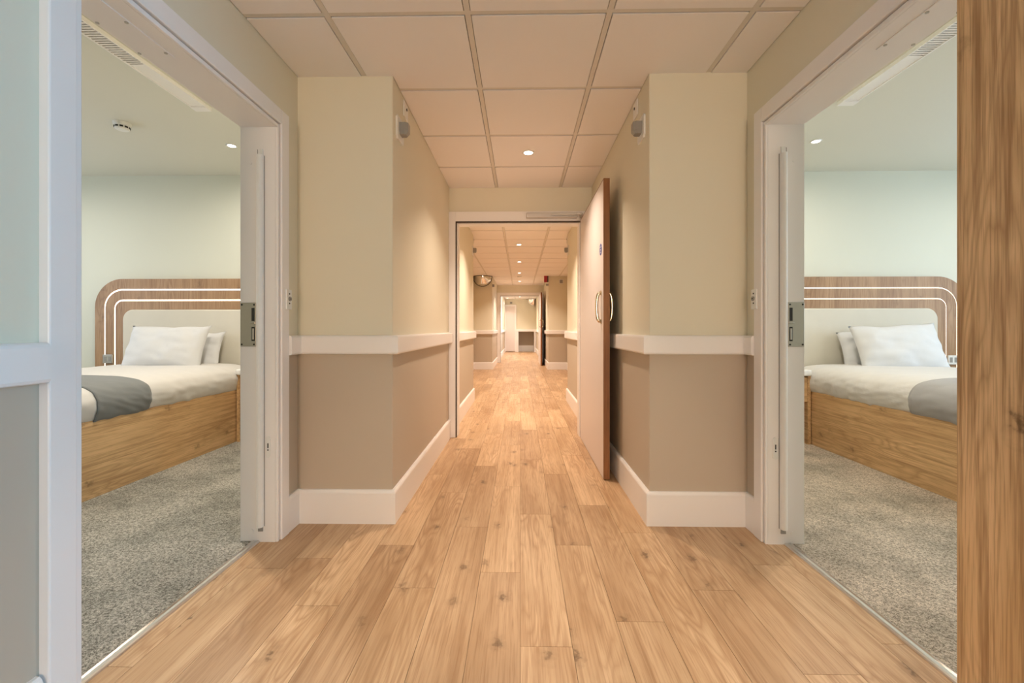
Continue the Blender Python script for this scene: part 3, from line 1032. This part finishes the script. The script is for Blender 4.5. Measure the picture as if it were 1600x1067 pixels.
def draped(name, y0, y1, mat, off, seed, sides, ends=True, wr=1.0, ny=70, **kw):
    """sheet over the mattress: bed section swept along Y; off pushes it outward."""
    sec = bed_section()
    bm = bmesh.new()
    rows = []
    cz = 0.56
    for j in range(ny + 1):
        y = y0 + (y1 - y0) * j / ny
        e = 1.0
        if ends:
            d = min(y - y0, y1 - y)
            e = min(1.0, max(0.0, d / 0.09))
            e = math.sqrt(max(0.0, 1 - (1 - e) ** 2))
        row = []
        for i, p in enumerate(sec):
            x, z = p.x, p.y
            if ends:
                z = 0.45 + (z - 0.45) * (0.25 + 0.75 * e)
                x = x * (0.955 + 0.045 * e)
            n = Vector((x * 0.5, z - cz))
            n = n.normalized() if n.length > 1e-6 else Vector((0, 1))
            ax = abs(x)
            edge = max(0.0, min(1.0, (ax - 0.45) / 0.2))
            w = noise.noise(Vector((x * 3.0 + seed, y * 3.2, z * 3.0))) * 0.007
            w += noise.noise(Vector((seed * 1.7 + x * 5, y * 16.0, z * 5.0))) * 0.008 * edge * wr
            w += abs(noise.noise(Vector((seed + 9 + x * 9, y * 12.0 + z * 12, z * 18.0)))) * 0.011 * edge * wr
            w += noise.noise(Vector((seed + x * 8, y * 7.0, 3.1))) * 0.003
            x2, z2 = x + n.x * (off + w), z + n.y * (off + w)
            row.append(bm.verts.new((x2, y, z2)))
        rows.append(row)
    for a, b in zip(rows, rows[1:]):
        for i in range(len(sec) - 1):
            bm.faces.new((a[i], a[i + 1], b[i + 1], b[i]))
    if ends:
        for r in (rows[0], rows[-1]):
            bm.faces.new(r)
    o = link(name, bm, mat, smooth=True, **kw)
    if not ends:
        md = o.modifiers.new('thick', 'SOLIDIFY')
        md.thickness = 0.006
        md.offset = -1
    return o


def pillow(name, loc, w, h, thick, tilt, roll, seed, **kw):
    bm = bmesh.new()
    N = 26
    top, bot = {}, {}
    for i in range(N + 1):
        for j in range(N + 1):
            u, v = 2 * i / N - 1, 2 * j / N - 1
            pinch_u = 1 - 0.055 * (1 - v * v) ** 1.0 * abs(u) ** 3
            pinch_v = 1 - 0.085 * (1 - u * u) ** 1.0 * abs(v) ** 3
            x = u * w / 2 * pinch_u
            y = v * h / 2 * pinch_v
            f = max(0.0, (1 - abs(u) ** 2.6)) ** 0.62 * max(0.0, (1 - abs(v) ** 2.6)) ** 0.62
            wr = noise.noise(Vector((u * 2.3 + seed, v * 2.3, seed))) * 0.020
            wr += noise.noise(Vector((u * 5.0 + v * 2 + seed, v * 3.5, seed * 2))) * 0.010
            rad = max(abs(u), abs(v))
            wr += noise.noise(Vector((u * 7 + seed, v * 4, 2.0))) * 0.007 * rad
            z = thick * f
            y += noise.noise(Vector((u * 2.2 + seed, 0.3, seed))) * 0.018 * abs(v)
            t = bm.verts.new((x, y, z + wr * min(1, f * 2)))
            top[i, j] = t
            if i in (0, N) or j in (0, N):
                bot[i, j] = t
            else:
                bot[i, j] = bm.verts.new((x, y, -z * 0.85 + wr * 0.4 * min(1, f * 2)))
    for i in range(N):
        for j in range(N):
            bm.faces.new((top[i, j], top[i + 1, j], top[i + 1, j + 1], top[i, j + 1]))
            if len({bot[i, j], bot[i + 1, j], bot[i + 1, j + 1], bot[i, j + 1]}) == 4:
                try:
                    bm.faces.new((bot[i, j], bot[i, j + 1], bot[i + 1, j + 1], bot[i + 1, j]))
                except ValueError:
                    pass
    o = link(name, bm, M['pillow'], smooth=True, **kw)
    o.location = loc
    # local z (thickness) faces the camera (-Y), tilted back
    o.rotation_euler = (math.pi / 2 - tilt, roll, 0)
    return o


def arch_poly(x0, x1, zt, r, zb, n=14):
    """closed outline of a tombstone panel with rounded upper corners; x0<x1."""
    p = [(x1, zb), (x1, zt - r)]
    p += [(x1 - r + r * math.cos(a), zt - r + r * math.sin(a)) for a in [math.pi / 2 * k / n for k in range(1, n + 1)]]
    p += [(x0 + r + r * math.cos(a), zt - r + r * math.sin(a)) for a in [math.pi / 2 + math.pi / 2 * k / n for k in range(0, n + 1)]]
    p += [(x0, zb)]
    return p


def band(outer, inner, y0, y1):
    """solid between two open arch outlines with equal point counts."""
    bm = bmesh.new()
    n = len(outer)
    v = [[bm.verts.new((p[0], y, p[1])) for p in pl] for pl, y in ((outer, y0), (inner, y0), (inner, y1), (outer, y1))]
    for i in range(n - 1):
        for a, b in ((0, 1), (1, 2), (2, 3), (3, 0)):
            bm.faces.new((v[a][i], v[a][i + 1], v[b][i + 1], v[b][i]))
    bm.faces.new([v[k][0] for k in range(4)])
    bm.faces.new([v[k][-1] for k in range(4)])
    return bm


def headboard(s, xe, zoff, led_w, where):
    """xe: |x| of the outer edge far from the corridor."""
    t = empty('headboard', (0, 4.40, 0), label='tall oak headboard with glowing inlaid lines ' + where, cat='headboard')
    xo = xe
    xi = 1.80
    edges = [0.0, 0.098, 0.197, 0.283]
    zt = [1.502 + zoff, 1.396 + zoff, 1.293 + zoff, 1.202 + zoff]
    rad = [0.275, 0.178, 0.082]
    Y0, Y1 = -0.058, -0.002

    def outline(k, d, r=None):
        a, b = xi + edges[k] + d, xo - edges[k] - d
        pl = arch_poly(a, b, zt[k] - d, max(0.01, (rad[k] if r is None else r) - d), 0.05)
        return [(s * p[0], p[1]) for p in pl]
    hw = led_w / 2
    inner_hole = [(s * p[0], p[1]) for p in arch_poly(xi + edges[3], xo - edges[3], zt[3], 0.10, 0.05)]
    link('outer_band', band(outline(0, 0), outline(1, -hw), Y0, Y1), M['oakhead'], t)
    link('middle_band', band(outline(1, hw), outline(2, -hw), Y0, Y1), M['oakhead'], t)
    link('inner_band', band(outline(2, hw), inner_hole, Y0, Y1), M['oakhead'], t)
    for k in (1, 2):
        link('light_strip', band(outline(k, -hw), outline(k, hw), Y0 + 0.004, Y1), M['led'], t, label='glowing warm white line inlaid in the oak')
    bm = bmesh.new()
    pl = arch_poly(xi + edges[3] + 0.001, xo - edges[3] - 0.001, zt[3] - 0.001, 0.10, 0.05)
    pl2 = arch_poly(xi + edges[3] + 0.013, xo - edges[3] - 0.013, zt[3] - 0.013, 0.09, 0.05)
    a = [bm.verts.new((s * p[0], Y1, p[1])) for p in pl]
    b = [bm.verts.new((s * p[0], Y0 - 0.006, p[1])) for p in pl]
    c = [bm.verts.new((s * p[0], Y0 - 0.016, p[1])) for p in pl2]
    n = len(a)
    for q, w in ((a, b), (b, c)):
        for i in range(n):
            bm.faces.new((q[i], q[(i + 1) % n], w[(i + 1) % n], w[i]))
    bm.faces.new(c)
    bm.faces.new(a)
    link('upholstered_panel', bm, M['cream'], t, label='smooth cream upholstered panel')
    return t


def bedroom(s):
    o = 'in the bedroom opposite the oak leaf' if s < 0 else 'in the bedroom beside the oak leaf'
    cx = s * 3.215
    # bed frame
    t = empty('bed', (cx, 3.30, 0), label='oak panelled bed frame standing on the %s carpet' % ('grey' if s < 0 else 'beige'), cat='bed')
    link('side_panel', B(-s * 0.645, -s * 0.670, -1.00, 1.02, 0.004, 0.466, bevel=0.0015), M['oakbed'], t)
    link('side_panel', B(s * 0.645, s * 0.670, -1.00, 1.02, 0.004, 0.466, bevel=0.0015), M['oakbed'], t)
    link('foot_panel', B(-0.645, 0.645, -1.00, -0.975, 0.004, 0.466, bevel=0.0015), M['oakfoot'], t)
    link('mattress_deck', B(-0.645, 0.645, -0.975, 1.02, 0.38, 0.44), M['oakbed'], t)
    # bedding
    d = draped('duvet', 2.36, 4.30, M['linen'], 0.0, 3.0 if s < 0 else 11.0, None, True, 1.0 if s < 0 else 1.5,
               label='white duvet tucked into the bed under the %s runner' % ('charcoal' if s < 0 else 'pale grey'), cat='duvet')
    d.location.x = cx
    y0, y1 = (2.64, 3.045) if s < 0 else (2.42, 2.985)
    r = draped('bed_runner', y0, y1, M['runner_left' if s < 0 else 'runner_right'], 0.010, 3.0 if s < 0 else 11.0, None, False, 1.0, 24,
               label=('charcoal' if s < 0 else 'pale grey') + ' runner laid across the foot of the white duvet', cat='bed runner')
    r.location.x = cx
    fx, bx = (-3.215, -3.205) if s < 0 else (3.335, 3.335)
    pillow('pillow', (bx, 4.225, 0.818), 0.76, 0.36, 0.070, 0.30, 0.0 if s < 0 else -0.02, 5.0 + s,
           label='white pillow leaning on the cream panel, mostly hidden, %s' % o, cat='pillow', group='white pillows on the beds')
    pillow('pillow', (fx, 4.035, 0.845), 0.735 if s < 0 else 0.76, 0.43 if s < 0 else 0.445, 0.100, 0.36, 0.005 if s < 0 else -0.045, 8.0 + s,
           label='plump white pillow in front of the other one %s' % o, cat='pillow', group='white pillows on the beds')
    # nightstand
    n = empty('nightstand', (s * 2.316, 4.150, 0), label='small oak nightstand with white top %s' % o, cat='nightstand')
    link('top', B(-0.218, 0.218, -0.185, 0.165, 0.602, 0.655, bevel=0.012, seg=3), M['plastic'], n, label='thick white top with rounded edges')
    for x in (-0.205, 0.205):
        link('side_panel', B(x - 0.013, x + 0.013, -0.165, 0.165, 0.004, 0.602), M['oakbed'], n)
    link('drawer', B(-0.192, 0.192, -0.160, 0.16, 0.375, 0.590, bevel=0.002), M['oakfoot'], n)
    link('back_panel', B(-0.192, 0.192, 0.145, 0.165, 0.02, 0.375), M['oakhead'], n)
    headboard(s, 4.164 if s < 0 else 4.225, 0.0 if s < 0 else 0.007, 0.0135 if s < 0 else 0.0065,
              'behind the bed with the %s runner' % ('charcoal' if s < 0 else 'pale grey'))
    # socket on the headboard
    sx = s * 4.029 if s < 0 else 4.083
    k = empty('wall_socket', (sx, 4.338, 0.72), label='metal socket plate low on the headboard by the %s runner bed' % ('charcoal' if s < 0 else 'pale grey'), cat='socket')
    link('plate', B(-0.047, 0.047, -0.010, 0.004, -0.043, 0.043, bevel=0.003), M['steel'] if s < 0 else M['plastic'], k)
    for x in (-0.022, 0.022):
        link('socket_insert', B(x - 0.013, x + 0.013, -0.012, -0.008, -0.024, 0.024, bevel=0.001), M['greyplastic'], k)
    # ceiling grille
    g = empty('air_grille', (s * 2.172, 1.9, RC), label='long slotted air grille on the ceiling %s' % o, cat='air grille')
    for x in (-0.052, 0.044):
        link('frame_bar', B(x, x + 0.008, -1.2, 1.10, -0.022, 0.0), M['white'], g)
    link('blank_panel', B(-0.044, 0.044, 0.62, 1.10, -0.018, 0.0, bevel=0.001), M['white'], g)
    link('end_cap', B(-0.054, 0.054, 1.10, 1.16, -0.026, 0.0, bevel=0.002), M['white'], g)
    link('duct', B(-0.044, 0.044, -1.2, 0.62, -0.003, 0.0), M['dark'], g)
    bm = bmesh.new()
    y = -0.4
    while y < 0.61:
        box(bm, -0.044, 0.044, y, y + 0.0085, -0.020, -0.004)
        y += 0.0185
    link('slat', bm, M['white'], g, kind='stuff')
    # downlights
    downlight((s * 2.388, 3.69, RC), 'round bedroom downlight over the head of the bed %s' % o, 'bedroom downlights', 1, False, 0.036)
    for x, y in ((2.388, 3.69), (1.85, 2.6), (4.4, 3.4), (4.4, 1.0)):  # the doorway one is added, unseen, to light the carpet and bed side
        if (x, y) != (2.388, 3.69):
            downlight((s * x, y, RC), 'bedroom downlight %s %s' % ('added just inside the doorway' if x < 4 else 'by the window' if y > 2 else 'in the window corner facing the bed', o), 'bedroom downlights', 1, False, 0.036)
        area('bedroom_lamp', (s * x, y, RC - 0.014), (0, 0, 0), 0.08, 0.08, ROOM_LAMP_W[s] * (0.55 if y > 3 else 1.4), ROOM_COL, 'DISK', 3.0)


for s in (-1, 1):
    bedroom(s)

# smoke detector in the left bedroom
t = empty('smoke_detector', (-2.932, 3.27, RC), label='white slotted smoke detector on the bedroom ceiling', cat='smoke detector')
link('detector_base', lathe([(0.054, 0.0), (0.054, -0.018), (0.051, -0.024)], 28), M['plastic'], t, smooth=False)
link('detector_cage', lathe([(0.048, -0.024), (0.045, -0.046), (0.036, -0.053), (0.01, -0.055)], 28), M['plastic'], t, smooth=False)
for k in range(10):
    a = 2 * math.pi * k / 10
    bm = B(-0.010, 0.010, -0.002, 0.002, -0.042, -0.030)
    bmesh.ops.transform(bm, matrix=Matrix.Rotation(a, 4, 'Z') @ Matrix.Translation((0, -0.0462, 0)), verts=bm.verts)
    link('slot', bm, M['dark'], t)
